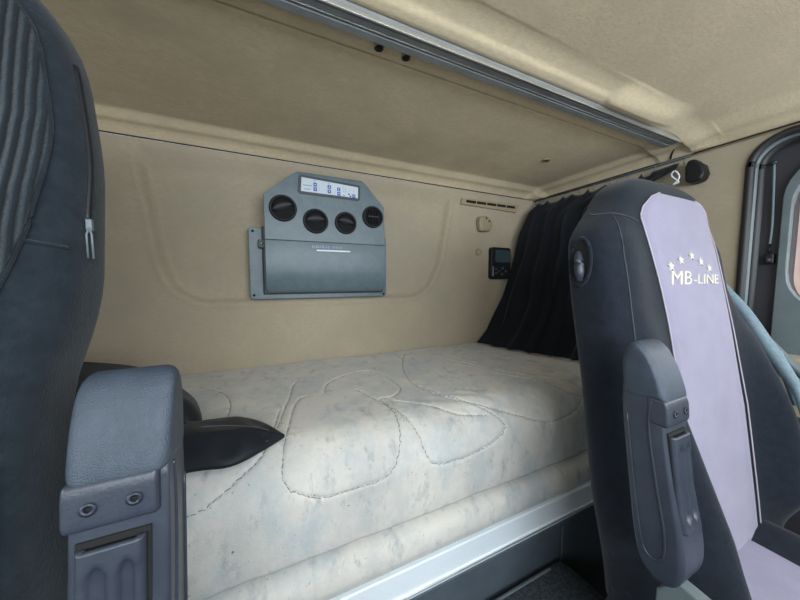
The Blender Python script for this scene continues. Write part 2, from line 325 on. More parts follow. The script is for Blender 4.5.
def slab(a, b, c, d, y0, y1):   # sheared rectangle on the unit's face: left x, right x, z low, z high
    return prism([(a, c), (b, c - .0), (b, d), (a, d)], (y0, y1))
f = obj('display_frame', prism([(.098, 1.462), (.104, 1.455), (.318, 1.453), (.324, 1.459), (.326, 1.506), (.320, 1.512), (.110, 1.521), (.103, 1.516)], (1.083, 1.09)), 'unitd', t, bevel=.001)
obj('display', prism([(.109, 1.464), (.316, 1.462), (.317, 1.503), (.112, 1.512)], (1.0818, 1.084)), 'disp', f, smooth=False)
def q(a, b, c, d, m, y=1.0812): return obj('printed_symbol', bx(a, b, y, y + .0008, c, d), m, f, smooth=False)
for x_, z_ in ((.158, 1.492), (.158, 1.476), (.208, 1.490), (.208, 1.474), (.243, 1.486), (.243, 1.470), (.300, 1.468)): q(x_ - .006, x_ + .006, z_ - .0065, z_ + .0065, 'blue')
for x_, z_ in ((.158, 1.492), (.158, 1.476), (.208, 1.490), (.208, 1.474), (.243, 1.470), (.300, 1.468)):
    s = 1 if z_ > 1.48 else -1
    obj('printed_symbol', prism([(x_ - .003, z_ - .002 * s), (x_ + .003, z_ - .002 * s), (x_, z_ + .003 * s)], (1.0806, 1.0812)), 'white', f, smooth=False)
q(.2422, .2438, 1.481, 1.491, 'white', 1.0806)
q(.278, .284, 1.470, 1.476, 'blue'); q(.284, .290, 1.463, 1.469, 'blue')
for a, b, z_, m in ((.117, .148, 1.486, 'greyp'), (.121, .143, 1.473, 'greyp'), (.155, .161, 1.505, 'greyp'), (.205, .210, 1.502, 'greyp'), (.171, .173, 1.474, 'greyp'), (.171, .173, 1.482, 'greyp'), (.171, .173, 1.490, 'greyp'),
                 (.197, .199, 1.490, 'greyp'), (.197, .199, 1.475, 'greyp'), (.229, .231, 1.484, 'greyp'), (.229, .231, 1.476, 'greyp'), (.258, .262, 1.494, 'greyp'), (.258, .262, 1.482, 'greyp'), (.266, .271, 1.489, 'greyp'), (.266, .271, 1.480, 'greyp'), (.281, .284, 1.486, 'greyp'), (.299, .302, 1.486, 'greyp'), (.258, .268, 1.466, 'greyp')):
    n = max(1, int((b - a) / .0035)); st = (b - a) / n
    for k in range(n): q(a + k * st, a + k * st + st * .7, z_ - .002, z_ + .002, m)
bm = bmesh.new(); xx = .142
for wd in (5, 3, 6, 3, 3, 7, 3, 4, 5, 0, 4, 3, 5, 3, 4, 3): 
    if wd: box(bm, xx, xx + wd * .001, 1.077, 1.0795, 1.2655, 1.2655 + .010)
    xx += wd * .001 + .003 if wd else .006
obj('faded_lettering', bm, 'greyp', t, smooth=False)
obj('chrome_strip', bx(.158, .282, 1.0735, 1.079, 1.2545, 1.2605), 'white', t, bevel=.001)
rel(t)

# ================================================================ SMALL FITTINGS ON THE REAR WALL
t = thing('air_outlet', 'long slim beige air outlet grille high on the rear wall', 'air vent', (1.02, 1.145, 1.51))
Q = [(.838, 1.511), (.846, 1.541), (1.214, 1.548), (1.190, 1.505)]
obj('frame', prism(Q, (1.138, 1.152)), 'trimbeige', t, bevel=.003)
for k in range(5):
    a = .868 + k * .064; obj('slot', prism([(a, 1.5215 + k * .0004), (a + .057, 1.5215 + k * .0004), (a + .057, 1.5335 + k * .0004), (a, 1.5335 + k * .0004)], (1.1365, 1.1385)), 'hole', t, smooth=False)
rel(t)
t = thing('coat_hook', 'small beige plastic coat hook below the slim air outlet', 'hook', (.975, 1.135, 1.39))
obj('hook_body', prism([(.945, 1.388), (.935, 1.43), (.940, 1.460), (.985, 1.466), (1.010, 1.452), (1.020, 1.43), (1.008, 1.392)], (1.118, 1.152)), 'trimbeige', t, bevel=.010)
for a, b in ((.975, 1.452), (.993, 1.440)): obj('screw', tb([(a, 1.1165, b), (a, 1.12, b)], .0045, n=12), 'hole', t)
rel(t)
t = thing('wall_button', 'small round beige cap on the rear wall under the coat hook', 'cap', (.954, 1.148, 1.275))
obj('disc', tb([(.954, 1.142, 1.290), (.954, 1.155, 1.290)], [.014, .017], n=24), 'trimbeige', t, bevel=.002)
obj('rim', disc_ring((.954, 1.290), .0165, .019, 1.1445, 1.155), 'wall', t); rel(t)
t = thing('control_panel', 'black control panel with a small grey screen on the rear wall', 'control panel', (1.09, 1.14, 1.155))
obj('casing', prism(rounded(1.022, 1.152, 1.155, 1.317, (.014), 4), (1.128, 1.155)), 'black', t, bevel=.004)
s_ = mat('lcd_grey_green', (.045, .075, .085), rough=.2)
obj('screen', prism(rounded(1.046, 1.142, 1.240, 1.303, .005, 3), (1.1255, 1.1285)), s_, t, smooth=False)
for a, b in ((1.055, 1.205), (1.055, 1.185), (1.095, 1.21), (1.095, 1.18), (1.12, 1.195), (1.075, 1.195)):
    obj('button', prism(rounded(a - .008, a + .008, b - .006, b + .006, .003, 3), (1.1240, 1.1285)), 'unitd', t)
obj('label_strip', bx(1.030, 1.036, 1.1260, 1.1285, 1.17, 1.22), 'greyp', t, smooth=False); rel(t)

# ================================================================ BUNK
t = thing('bunk_base', 'dark bunk base with a silver front rail under the mattress', 'bed base', (.1, .8, 0))
obj('front_rail', prism([(.515, .545), (.502, .545), (.500, .543), (.500, .490), (.497, .488), (.497, .478), (.503, .470), (.53, .470), (.53, .545)], (XL + .01, 1.30), 'x'), 'bedrail', t, bevel=.0015)
obj('rail_lip', bx(XL + .01, 1.30, .4945, .4985, .4845, .4885), 'alul', t, bevel=.001)
obj('rail_underside', bx(XL + .01, 1.30, .499, .53, .458, .4715), 'locker', t, bevel=.002)
obj('bed_board', bx(XL + .01, 1.33, .53, 1.147, .50, .545), 'unitd', t)
bm = bx(XL + .01, .735, .505, .53, .02, .47); obj('locker_door', bm, 'locker', t, bevel=.003)
obj('locker_side', bx(.742, 1.30, .505, .53, .02, .47), 'locker', t, bevel=.003); rel(t)

stitches = [
 [(-.40, .50), (-.25, .495), (-.126, .508), (-.096, .52), (-.056, .546), (-.02, .58), (.0, .66), (.012, .74)],
 [(.005, .648), (.025, .75), (.041, .82), (.055, .90), (.07, .93)],
 [(.085, .80), (.065, .794), (.045, .74), (.032, .67), (.011, .554), (.013, .515), (.038, .492), (.084, .473), (.155, .472), (.208, .479), (.241, .519), (.26, .592), (.262, .65), (.259, .698), (.30, .70), (.34, .75), (.34, .865), (.295, .944), (.201, .918), (.15, .87), (.13, .80)],
 [(.288, .671), (.36, .61), (.394, .58), (.43, .56), (.50, .545)],
 [(.458, .977), (.475, 1.02), (.475, 1.083)],
 [(.531, 1.112), (.44, .95), (.394, .788), (.416, .649), (.494, .577), (.609, .518), (.70, .49), (.8, .497), (.9, .55)],
 [(.22, .79), (.26, .66), (.29, .56), (.311, .482), (.375, .466), (.464, .473), (.529, .498), (.532, .527), (.471, .588), (.424, .661), (.402, .737)],
 [(.60, .93), (.62, .88), (.651, .846), (.703, .722), (.768, .618), (.835, .54), (.95, .52)],
 [(.64, .95), (.68, .85), (.73, .74), (.80, .64), (.88, .58)],
 [(-.55, .95), (-.50, .75), (-.30, .62), (-.15, .63), (-.10, .75), (-.12, .90), (-.2, 1.0)]]
ux = np.arange(-.94, 1.2001, .0024)
# profile: arc-length v from the rear edge of the top to the front crease
r = .10; vt = 1.143 - (.522 + r)          # flat length
arc = r * math.pi / 2; down = .11
v = np.concatenate([np.arange(0, vt, .0024), np.arange(vt, vt + arc, .0024), np.arange(vt + arc, vt + arc + down, .005)])
U, V = np.meshgrid(ux, v, indexing='ij')
a = np.clip((V - vt) / r, 0, math.pi / 2)
yy = np.where(V < vt, 1.143 - V, .522 + r - r * np.sin(a)); zz = .833 - r * (1 - np.cos(a)) - np.clip(V - vt - arc, 0, 9)
ny = -np.sin(a); nz = np.cos(a)
disp = .003 * vnoise(U, V, 6, 1) + .0015 * vnoise(U, V, 17, 2)
flatY = 1.143 - V                                           # unrolled coordinate used by the stitching
best = np.full(U.shape, 9.); arcl = np.zeros(U.shape); acc = 0
for li, L_ in enumerate(stitches):
    P = smooth_pts(L_, 8)
    for p, q_ in zip(P[:-1], P[1:]):
        dd = q_ - p; ln = np.hypot(*dd) + 1e-9
        x0, x1 = min(p[0], q_[0]) - .07, max(p[0], q_[0]) + .07; i0, i1 = np.searchsorted(ux, [x0, x1])
        u_ = U[i0:i1]; f_ = flatY[i0:i1]
        tt = np.clip(((u_ - p[0]) * dd[0] + (f_ - p[1]) * dd[1]) / ln ** 2, 0, 1)
        d_ = np.hypot(u_ - p[0] - tt * dd[0], f_ - p[1] - tt * dd[1]); mk = d_ < best[i0:i1]
        best[i0:i1] = np.where(mk, d_, best[i0:i1]); arcl[i0:i1] = np.where(mk, acc + tt * ln, arcl[i0:i1]); acc += ln
puck = .75 + .25 * np.sin(arcl * 2 * math.pi / .014)
disp += -.0034 * np.exp(-(best / .0030) ** 2) * puck + .0008 * np.exp(-((best - .012) / .009) ** 2) * (.8 + .4 * np.sin(arcl * 2 * math.pi / .021))
wr = ss(.1, .45, U) * (1 - ss(.62, .8, U)) * ss(.60, .68, flatY) * 0
disp += .0012 * np.sin((U * .6 + flatY) * 150 + 6 * vnoise(U, V, 8, 4)) * np.exp(-((U - .46) / .10) ** 2 - ((flatY - .60) / .07) ** 2)
frontw = ss(vt + .02, vt + arc, V)
disp += frontw * (.003 * vnoise(U * 2.2, V * .8, 9, 8) + .0015 * vnoise(U * 5, V, 9, 9))
disp += -.004 * np.exp(-((V - (vt + arc + down)) / .02) ** 2)
yy = yy + ny * disp; zz = zz + nz * disp
cr = np.clip((U - .80) / .40, 0, 1); back = .14 * cr ** 2.2
yy = yy + back * np.clip((1.143 - yy) / .60, 0, 1)
# close the front into the crease and a bottom
P3 = np.stack([U, yy, zz], -1)
last = P3[:, -1:, :].copy(); last[:, :, 1] += .018; last[:, :, 2] -= .004
lb = last.copy(); lb[:, :, 1] = 1.143
P3 = np.concatenate([P3, last, lb], 1)
me = grid(P3)
mt = obj('mattress', me, 'matt'); tag(mt, 'worn cream quilted mattress on the bunk along the rear wall', 'mattress')
rg = []
for x_ in np.arange(-.94, 1.201, .01):
    c_ = .14 * min(1, max(0, (x_ - .80) / .40)) ** 2.2; w_ = .003 * float(vnoise(np.array(x_ * 9.), np.array(.3), 1, 6)) + .004 * float(vnoise(np.array(x_ * 33.), np.array(.9), 1, 6)) * min(1, max(0, (x_ - .7) * 6))
    rg.append([(x_, .536 + c_, .6145), (x_, .513 + c_ + w_, .604), (x_, .506 + c_ + w_, .588), (x_, .504 + c_ + w_, .568), (x_, .507 + c_, .549), (x_, .53 + c_, .546), (x_, 1.143, .546), (x_, 1.143, .6145)])
obj('mattress_base', loft(rg), 'matt', mt)
def top_point(x_, f_):      # unrolled coordinate -> point on the mattress skin
    V_ = 1.143 - f_; a_ = min(max((V_ - vt) / r, 0), math.pi / 2); y_ = 1.143 - V_ if V_ < vt else .522 + r - r * math.sin(a_)
    i_ = min(len(ux) - 1, max(0, int(np.searchsorted(ux, x_)))); j_ = min(len(v) - 1, max(0, int(np.searchsorted(v, V_)))); return Vector(P3[i_, j_])
bm = bmesh.new()
for L_ in stitches:
    P = smooth_pts(L_, 14); ds = np.concatenate([[0], np.cumsum(np.hypot(*np.diff(P, axis=0).T))]); k = 0
    while k < ds[-1] - .008:
        jt = .0012 * math.sin(k * 900); q0 = [np.interp(k, ds, P[:, c]) for c in (0, 1)]; q1 = [np.interp(k + .0075, ds, P[:, c]) for c in (0, 1)]
        A_, B_ = top_point(q0[0] + jt, q0[1]), top_point(q1[0] - jt, q1[1]); Mi = (A_ + B_) / 2; Mi.z += .0004
        if (B_ - A_).length > .002: tube(bm, [A_ + Vector((0, 0, -.0002)), Mi, B_ + Vector((0, 0, -.0002))], .00085, n=5)
        k += .0105
obj('stitching', bm, mat('crease_shade_thread', (.20, .20, .20), rough=.9), mt)['kind'] = 'stuff'  # thread coloured dark to stand in for shade in the quilting creases

# ================================================================ CLOTH LEFT ON THE BED
def cloth_lump(outer, ridge, zb=.838, n=6, m='satin', fold=.004, seed=0):
    O = smooth_pts(outer + [outer[0]], 6)[:-1]; Rr = smooth_pts(ridge + [ridge[0]], 6)[:-1]
    rings = [[(p[0], p[1], zb) for p in O]]
    for k in range(n + 1):
        t_ = k / n; prof = t_ ** .8
        rings.append([(p[0] * (1 - t_) + q_[0] * t_, p[1] * (1 - t_) + q_[1] * t_, zb + .006 + (q_[2]) * prof + fold * math.sin(i * .9 + seed) * math.sin(t_ * 3)) for i, (p, q_) in enumerate(zip(O, Rr))])
    return loft(rings)
t = thing('folded_curtain', 'black cloth curtain folded on the mattress beside the near left seat', 'curtain', (-.2, .7, .835))
obj('near_fold', cloth_lump([(.018, .592), (-.02, .560), (-.069, .533), (-.137, .545), (-.30, .545), (-.32, .68), (-.20, .725), (-.09, .72), (-.03, .675)],
    [(.005, .593, .004), (-.03, .590, .024), (-.08, .588, .034), (-.14, .590, .036), (-.26, .60, .036), (-.28, .66, .030), (-.20, .68, .022), (-.10, .668, .018), (-.03, .625, .010)]), 'satin', t)
obj('far_fold', cloth_lump([(-.145, .67), (-.150, .76), (-.215, .93), (-.33, 1.0), (-.62, 1.10), (-.80, 1.0), (-.78, .70), (-.45, .62), (-.22, .60)],
    [(-.165, .68, .020), (-.185, .75, .040), (-.26, .86, .075), (-.35, .92, .10), (-.60, .98, .11), (-.72, .95, .05), (-.70, .75, .06), (-.45, .68, .06), (-.23, .66, .052)], fold=.008, seed=2), 'curt', t)
bm = tb(smooth_pts([(-.30, .553, .853), (-.137, .556, .853), (-.075, .548, .851), (-.02, .570, .848), (.004, .586, .846)], 6), .0012, n=6)
tube(bm, smooth_pts([(-.28, .655, .867), (-.13, .645, .866), (-.05, .625, .860), (-.01, .607, .852)], 6), .0010, n=6)
obj('hem_stitch', bm, mat('grey_hem_thread', (.10, .11, .13)), t); rel(t)

# ================================================================ RIGHT CURTAIN AND ITS TRACK
t = thing('curtain_track', 'thin dark curtain track with hooks under the right roof edge', 'curtain track', (1.32, .8, 1.565))
obj('track', tb([(1.322, 1.14, 1.575), (1.322, .50, 1.575)], .004), 'unitd', t)
hy = [1.12, 1.105, 1.09, 1.075, 1.06, 1.04, 1.02, 1.0, .97, .93, .88, .82, .75, .685, .60, .515]
for y_ in hy: obj('hook', tb([(1.318, y_, 1.572), (1.312, y_, 1.563), (1.310, y_ + .002, 1.553), (1.314, y_, 1.550)], .0018, n=6), 'rod', t)
rel(t)
nv, nh = 260, 60
v_ = np.linspace(0, 1, nv); h_ = np.linspace(0, 1, nh); Vv, Hh = np.meshgrid(v_, h_, indexing='ij')
zed = .842 + Hh * (1.556 - .842)
xe = np.interp(zed, [.842, .90, 1.07, 1.27, 1.38, 1.50, 1.556], [.925, .985, 1.075, 1.150, 1.175, 1.235, 1.305])
wv = np.interp(Vv, [0, .5, .8, 1], [1, .80, .70, .62]); top = ss(1.40, 1.556, zed)
ampl = (.008 + .006 * (1 - Hh)) * np.clip(Vv * 14, 0, 1)
ph = 2 * math.pi * 5.5 * (Vv ** 1.15) + 2.6 * Hh + 1.6 * vnoise(Vv, Hh, 3, 12)
Xc = 1.312 - (1.312 - xe) * wv + ampl * (np.sin(ph) + .35 * np.sin(2.3 * ph + 2)) * .8 + .03 * vnoise(Vv, Hh, 4, 14) * (1 - top) * np.clip(Vv * 8, 0, 1)
Yc = 1.100 - Vv * (.455 + .13 * ss(1.45, 1.54, zed)) + .012 * np.cos(ph)
Xc = np.minimum(Xc, 1.318)
Zc = zed - .016 * top * np.abs(np.sin(math.pi * 9 * Vv)) ** .8 * (Vv < .86)
me = grid(np.stack([Xc, Yc, Zc], -1)); cu = obj('window_curtain', me, 'curt')
so = cu.modifiers.new('s', 'SOLIDIFY'); so.thickness = .003
tag(cu, 'long black pleated curtain hanging behind the lilac-and-black seat onto the mattress', 'curtain')
t = thing('curtain_latch', 'black plastic latch holding the curtain end on the right wall', 'latch', (1.325, .48, 1.47))
obj('latch_body', prism([(.462, 1.478), (.455, 1.50), (.462, 1.528), (.474, 1.540), (.482, 1.552), (.500, 1.552), (.506, 1.53), (.505, 1.485), (.49, 1.474)], (1.290, 1.338), 'x'), 'black', t, bevel=.008)
obj('snap_hook', tb(smooth_pts([(1.288, .532, 1.482), (1.286, .520, 1.492), (1.286, .516, 1.505), (1.286, .524, 1.522), (1.286, .532, 1.526), (1.286, .538, 1.515), (1.286, .528, 1.500), (1.288, .517, 1.486), (1.288, .532, 1.482)], 4), .0026, n=6), 'white', t)
rel(t)

# ================================================================ SEATS
class Back:
    def __init__(s, cx, yo, zt, zs, hw, hwtop, mir=1, bc=.262, low=.036, lean=.135): s.bc, s.low, s.lean = bc, low, lean; s.cx, s.yo, s.zt, s.zs, s.hw0, s.hwt, s.mir = cx, yo, zt, zs, hw, hwtop, mir
    def hw(s, z, side=1):
        b = s.hw0 + (s.hwt - s.hw0) * float(ss(s.zs - .02, s.zs + .09, z)) + (s.low if side >= 0 else -.012) * float(ss(1.16, .90, z)) - .02 * float(ss(.75, .55, z)) + (.045 * float(ss(1.06, .88, z)) if s.low < 0 else 0) - (.055 * float(ss(1.0, 1.14, z)) * float(ss(1.34, 1.26, z)) if side >= 0 and s.low > 0 else 0)
        t = min(1, max(0, (z - s.zs) / (s.zt - s.zs))); return b * (1 - t ** 3.2) ** .42
    def th(s, z):
        t = min(1, max(0, (z - s.zt + .09) / .09)); return (.062 - .010 * float(ss(1.1, 1.3, z))) * max(.02, (1 - t ** 2.2)) ** .5
    def yc(s, z): return s.yo + .335 + .058 + (z - 1.37) * s.lean
    def bol(s, q, z, out=1):
        a = abs(q)
        if q < 0 and s.low > 0: k = float(np.interp(z, [.55, .62, .74, .88, 1.0, 1.1], [.10, .115, .09, .05, .015, 0])); b = k * math.exp(-((a - .19) / .05) ** 2)
        else: b = float(ss(1.12, .78, z)) * (1 - .6 * float(ss(.66, .56, z))) * .078 * math.exp(-((a - s.bc) / .040) ** 2)
        return b + .014 * float(ss(.15, .23, a)) * float(ss(1.32, 1.2, z))
    def pt(s, u, z):     # u: angle round the section, 0 = right (+x), going through the front (-y)
        p = 3.6; c, n = math.cos(u), math.sin(u); h, t = s.hw(z, c), s.th(z)
        q = h * math.copysign(abs(c) ** (2 / p), c); l = math.copysign(abs(n) ** (2 / p), n); y = s.yc(z) - t * l
        if l > 0: y -= s.bol(q, z) * l
        return (s.cx + q, y, z)
    def front(s, x, z, off=0):
        q = x - s.cx; h, t = s.hw(z, q), s.th(z); l = max(0, 1 - min(1, abs(q) / max(h, 1e-4)) ** 3.6) ** (1 / 3.6)
        return (x, s.yc(z) - t * l - s.bol(q, z) * l - off, z)
    def shell(s):
        Z = list(np.linspace(.52, s.zt - .06, 46)) + [s.zt - .06 * (1 - math.sin(a)) for a in np.linspace(.1, math.pi / 2 - .04, 14)]
        return loft([[s.pt(u, z_) for u in np.linspace(0, 2 * math.pi, 97)[:-1]] for z_ in Z])
    def patch(s, zl, fl, fr, off=.004, n=26):   # fl,fr: left/right x as functions of z
        P = []
        for z_ in zl:
            a, b = fl(z_), fr(z_); row = []
            for k in np.linspace(0, 1, n):
                e = min(k, 1 - k) * (b - a); o_ = off * float(ss(-.001, .006, e)) if e < .006 else off
                row.append(s.front(a + (b - a) * k, z_, o_ if 0 < k < 1 else -.002))
            P.append(row)
        P = np.array(P); P[0, :, 1] += off; P[-1, :, 1] += off; return grid(P)

def interp(zv, xv): return lambda z_: float(np.interp(z_, zv, xv))
def rbox(x0, x1, y0, y1, z0, z1): return bx(x0, x1, y0, y1, z0, z1)
def armrest(root, x0, yo, zo, wdt=.066):
    # side profile (forward distance a towards -y, height b), leaning with the backrest
    def pp(a, b): return (.262 + yo - a * .64 - (1.0 - b) * .13, b + zo)
    F_ = [(.088, .985), (.088, .93), (.092, .86), (.099, .80), (.097, .755), (.082, .728), (.058, .716), (.034, .718), (.014, .735), (.006, .77), (.004, .84), (.004, .95), (.012, 1.00), (.028, 1.012), (.05, 1.01)]
    Q_ = [pp(a, b) for a, b in smooth_pts(F_ , 4)]
    body = obj('arm_body', rprism(Q_, x0, x0 + wdt, .008), 'armp', root)
    # raised line moulding on both flat sides
    mo = [pp(a, b) for a, b in smooth_pts([(.070, .98), (.062, .955), (.060, .92), (.064, .86), (.070, .80), (.066, .765), (.052, .750), (.030, .752), (.022, .78), (.018, .86), (.017, .95)], 5)]
    for xx_ in (x0 - .0002, x0 + wdt + .0002): obj('moulding_line', tb([(xx_, a, b) for a, b in mo], .0016, n=6), 'armp', body)
    # padded top, rounded from the top down to the front
    A = smooth_pts([(.010, .98), (.012, 1.03), (.026, 1.056), (.046, 1.062), (.066, 1.052), (.082, 1.030), (.092, 1.005), (.096, .985), (.090, .980), (.06, .978), (.03, .975), (.010, .98)], 4)
    obj('arm_pad', rprism([pp(a, b) for a, b in A[:-1]], x0 - .0015, x0 + wdt + .0015, .011, 7), 'arm', root)
    # collar with two screw holes under the pad
    Cc = [(.060, .985), (.097, .985), (.100, .975), (.099, .955), (.095, .947), (.060, .947)]
    co = obj('collar', prism([pp(a, b) for a, b in Cc], (x0 - .0015, x0 + wdt - .006), 'x'), 'armp', root, bevel=.004)
    for k in (.25, .68):
        y_, z_ = pp(.0985, .966); xx_ = x0 + wdt * k
        obj('screw_recess', disc_ring((xx_, z_), .0035, .0052, y_ - .0022, y_ + .004, n=20), 'armp', co)
        obj('screw', tb([(xx_, y_ - .0012, z_), (xx_, y_ + .003, z_)], .0038, n=14), 'hole', co)
    # front shaft: dark gap with an insert scooped by two long grooves
    gp = [(x0 + .006, .938), (x0 + wdt - .012, .938), (x0 + wdt - .012, .80), (x0 + .006, .80)]
    ga = obj('shaft_gap', loft([[(a, pp(.0895 + .02 * max(0, .86 - b) , b)[0] + d, b + zo) for a, b in gp] for d in (-.001, .010)]), 'hole', root, smooth=False)
    nx, nz = 40, 60; X0, X1 = x0 + .009, x0 + wdt - .017; P = np.zeros((nx, nz, 3))
    for i, k in enumerate(np.linspace(0, 1, nx)):
        for j, b in enumerate(np.linspace(.805, .934, nz)):
            d = 0
            for c_, w2 in ((.29, .215), (.76, .19)):
                e = abs(k - c_) / w2; ez = min((b - .815) / .014, (.922 - b) / .014)
                if ez < 1: e = math.hypot(e, 1 - ez)
                d = max(d, .0055 * math.sqrt(max(0, 1 - e * e)))
            edge = min(k, 1 - k) * 14; d += .006 * (1 - min(1, edge)) ** 2
            y_, z_ = pp(.098 + .04 * max(0, .86 - b) , b); P[i, j] = (X0 + (X1 - X0) * k, y_ + d, z_)
    sh = obj('shaft', grid(P), 'armp', root); so = sh.modifiers.new('s', 'SOLIDIFY'); so.thickness = .006; so.offset = 0
    return body

def seat_body(name, label, B, lx0, lx1, ribbed=False):
    t = thing(name, label, 'seat', (B.cx, B.yo + .1, 0))
    fab = 'fabl' if ribbed else 'fab'
    bk = obj('backrest', B.shell(), fab, t)
    return t, bk
# ---- passenger seat (right)
B = Back(.838, 0, 1.385, 1.235, .276, .205)
t, bk = seat_body('passenger_seat', 'black seat with a lilac centre panel and embroidered stars, right of the bunk', B, 0, 0)
def lilL(z_): return float(np.interp(z_, [.50, .74, .88, .99, 1.07, 1.15, 1.21, 1.278, 1.30, 1.325, 1.345], [.715, .712, .712, .717, .712, .700, .692, .680, .694, .730, .79]))
def lilR(z_): return float(np.interp(z_, [.50, .625, .859, .98, 1.10, 1.25, 1.31, 1.33, 1.345], [1.02, 1.020, 1.020, 1.010, 1.000, .992, .98, .955, .90]))
zl = list(np.linspace(.53, 1.26, 50)) + list(np.linspace(1.27, 1.338, 18))
pn = obj('centre_panel', B.patch(zl, lilL, lilR), 'lilac', bk)
bm = bmesh.new()
tube(bm, [B.front(lilL(z_), z_, .003) for z_ in zl], .0015, n=6); tube(bm, [B.front(lilR(z_), z_, .003) for z_ in zl], .0015, n=6)
obj('piping', bm, 'pipe', bk)
# seams on the black bolster
bm = bmesh.new()
tube(bm, [B.front(B.cx - .238 + .02 * ss(1.2, 1.3, z_), z_, .0005) for z_ in np.linspace(.66, 1.28, 40)], .0014, n=5)
tube(bm, [B.front(x_, .93 + (.712 - x_) * -.5 + .02, .0005) for x_ in np.linspace(.60, .71, 16)], .0014, n=5)
tube(bm, [B.front(x_, 1.286 - .6 * (x_ - .60) ** 1.3, .001) for x_ in np.linspace(.60, .672, 14)], .0014, n=5)
obj('seam', bm, 'thread', bk)
# embroidery follows the panel
def text_mesh(body, size, shear, off=.0):
    c = bpy.data.curves.new('txt', 'FONT'); c.body = body; c.size = size; c.shear = shear; c.offset = off; c.resolution_u = 4; c.space_character = 1.02
    o = bpy.data.objects.new('txt', c); COL.objects.link(o); bpy.context.view_layer.update()
    dg = bpy.context.evaluated_depsgraph_get(); me = bpy.data.meshes.new_from_object(o.evaluated_get(dg)); wdt = max(v.co.x for v in me.vertices)
    bpy.data.objects.remove(o); return me, wdt
def emb(me, fx):
    bm = bmesh.new(); bm.from_mesh(me); bmesh.ops.subdivide_edges(bm, edges=[e for e in bm.edges if e.calc_length() > .01], cuts=2)
    bmesh.ops.triangulate(bm, faces=bm.faces[:]); r = bmesh.ops.extrude_face_region(bm, geom=bm.faces[:]); up = set(q_ for q_ in r['geom'] if isinstance(q_, bmesh.types.BMVert))
    for v in bm.verts: v.co = Vector(fx(v.co.x, v.co.y, .0065 if v in up else .002))
    return bm
m1, w1 = text_mesh('MB', .041, .25)
K = .80; sx1 = 1.6
e1 = obj('embroidered_lettering', emb(m1, lambda a, b, o_: B.front(.730 + a * sx1, 1.141 + b, o_)), 'emb', pn, smooth=False)
m2, w2 = text_mesh('-LINE', .031, .25); x2 = .730 + w1 * sx1 + .002; sx2 = (.957 - x2) / w2
obj('embroidered_lettering', emb(m2, lambda a, b, o_: B.front(x2 + a * sx2, 1.142 + b, o_)), 'emb', pn, smooth=False)
for x_, z_ in ((.747, 1.178), (.792, 1.192), (.842, 1.203), (.880, 1.191), (.915, 1.177)):
    bm = bmesh.new(); V_ = [bm.verts.new((.0108 * (1 if k % 2 == 0 else .42) * math.sin(k * math.pi / 5), .0108 * (1 if k % 2 == 0 else .42) * math.cos(k * math.pi / 5), 0)) for k in range(10)]
    bm.faces.new(V_); mm = bpy.data.meshes.new('s'); bm.to_mesh(mm); bm.free()
    obj('embroidered_star', emb(mm, lambda a, b, o_, x_=x_, z_=z_: B.front(x_ + a * 1.15, z_ + b, o_)), 'emb', pn, smooth=False)
# release levers in oval openings at both shoulders
for sx, lab in ((-1, 0), (1, 1)):
    xe_ = B.cx + sx * B.hw(1.185, sx); yc_ = B.yc(1.185) + .0
    ov = [(yc_ + .020 * math.cos(a), 1.186 + .046 * math.sin(a)) for a in np.linspace(0, 2 * math.pi, 33)[:-1]]
    o = obj('lever_opening', prism(ov, (xe_ - .010, xe_ + .0035) if sx > 0 else (xe_ - .0035, xe_ + .010), 'x'), 'hole', bk, bevel=.002)
    obj('opening_rim', tb([(xe_ + sx * .003, a, b) for a, b in ov + ov[:2]], .0035, n=8), 'fab', bk)
    lv = smooth_pts([(xe_ + sx * .004, yc_ + .004, 1.205), (xe_ + sx * .012, yc_ - .002, 1.190), (xe_ + sx * .016, yc_ - .008, 1.165), (xe_ + sx * .012, yc_ - .006, 1.148)], 5)
    obj('release_lever', tb([tuple(p) for p in lv], [.004 + .0045 * math.sin(math.pi * i / (len(lv) - 1)) for i in range(len(lv))], n=12), 'armp', o)
# cushion
def cush(cx, y0, y1, hw, zt, yo=0):
    rings = []
    for k in np.linspace(0, 1, 24):
        y_ = y1 + (y0 - y1) * k + yo; e = min(k, 1 - k) * 2; s_ = min(1, .75 + (1 - (1 - min(1, e * 3)) ** 2) * .25); ring = []
        for u in np.linspace(0, 2 * math.pi, 65)[:-1]:
            c_, n_ = math.cos(u), math.sin(u); q_ = hw * math.copysign(abs(c_) ** .5, c_); l = math.copysign(abs(n_) ** .5, n_)
            zz_ = zt - .085 + .075 * l * s_ + (.035 * math.exp(-((abs(q_) - .20) / .05) ** 2) if l > 0 else 0) * max(0, l); ring.append((cx + q_, y_, zz_))
        rings.append(ring)
    return loft(rings)
cs = obj('seat_cushion', cush(B.cx, -.32, .30, .275, .575), 'fab', t)
P = np.array([[(x_, y_, .5685 + .004 + .035 * math.exp(-((abs(x_ - B.cx) - .20) / .05) ** 2) - .075 * (1 - (1 - (abs(x_ - B.cx) / .275) ** 4) ** .25)) for x_ in np.linspace(.70, .955, 16)] for y_ in np.linspace(.235, -.26, 14)])
obj('cushion_panel', grid(P), 'lilac', cs)
obj('seat_base', rbox(.62, 1.06, -.25, .25, .12, .47), 'unitd', t, bevel=.02)
obj('pedestal', rbox(.66, 1.02, -.20, .20, .0, .13), 'unitd', t, bevel=.01)
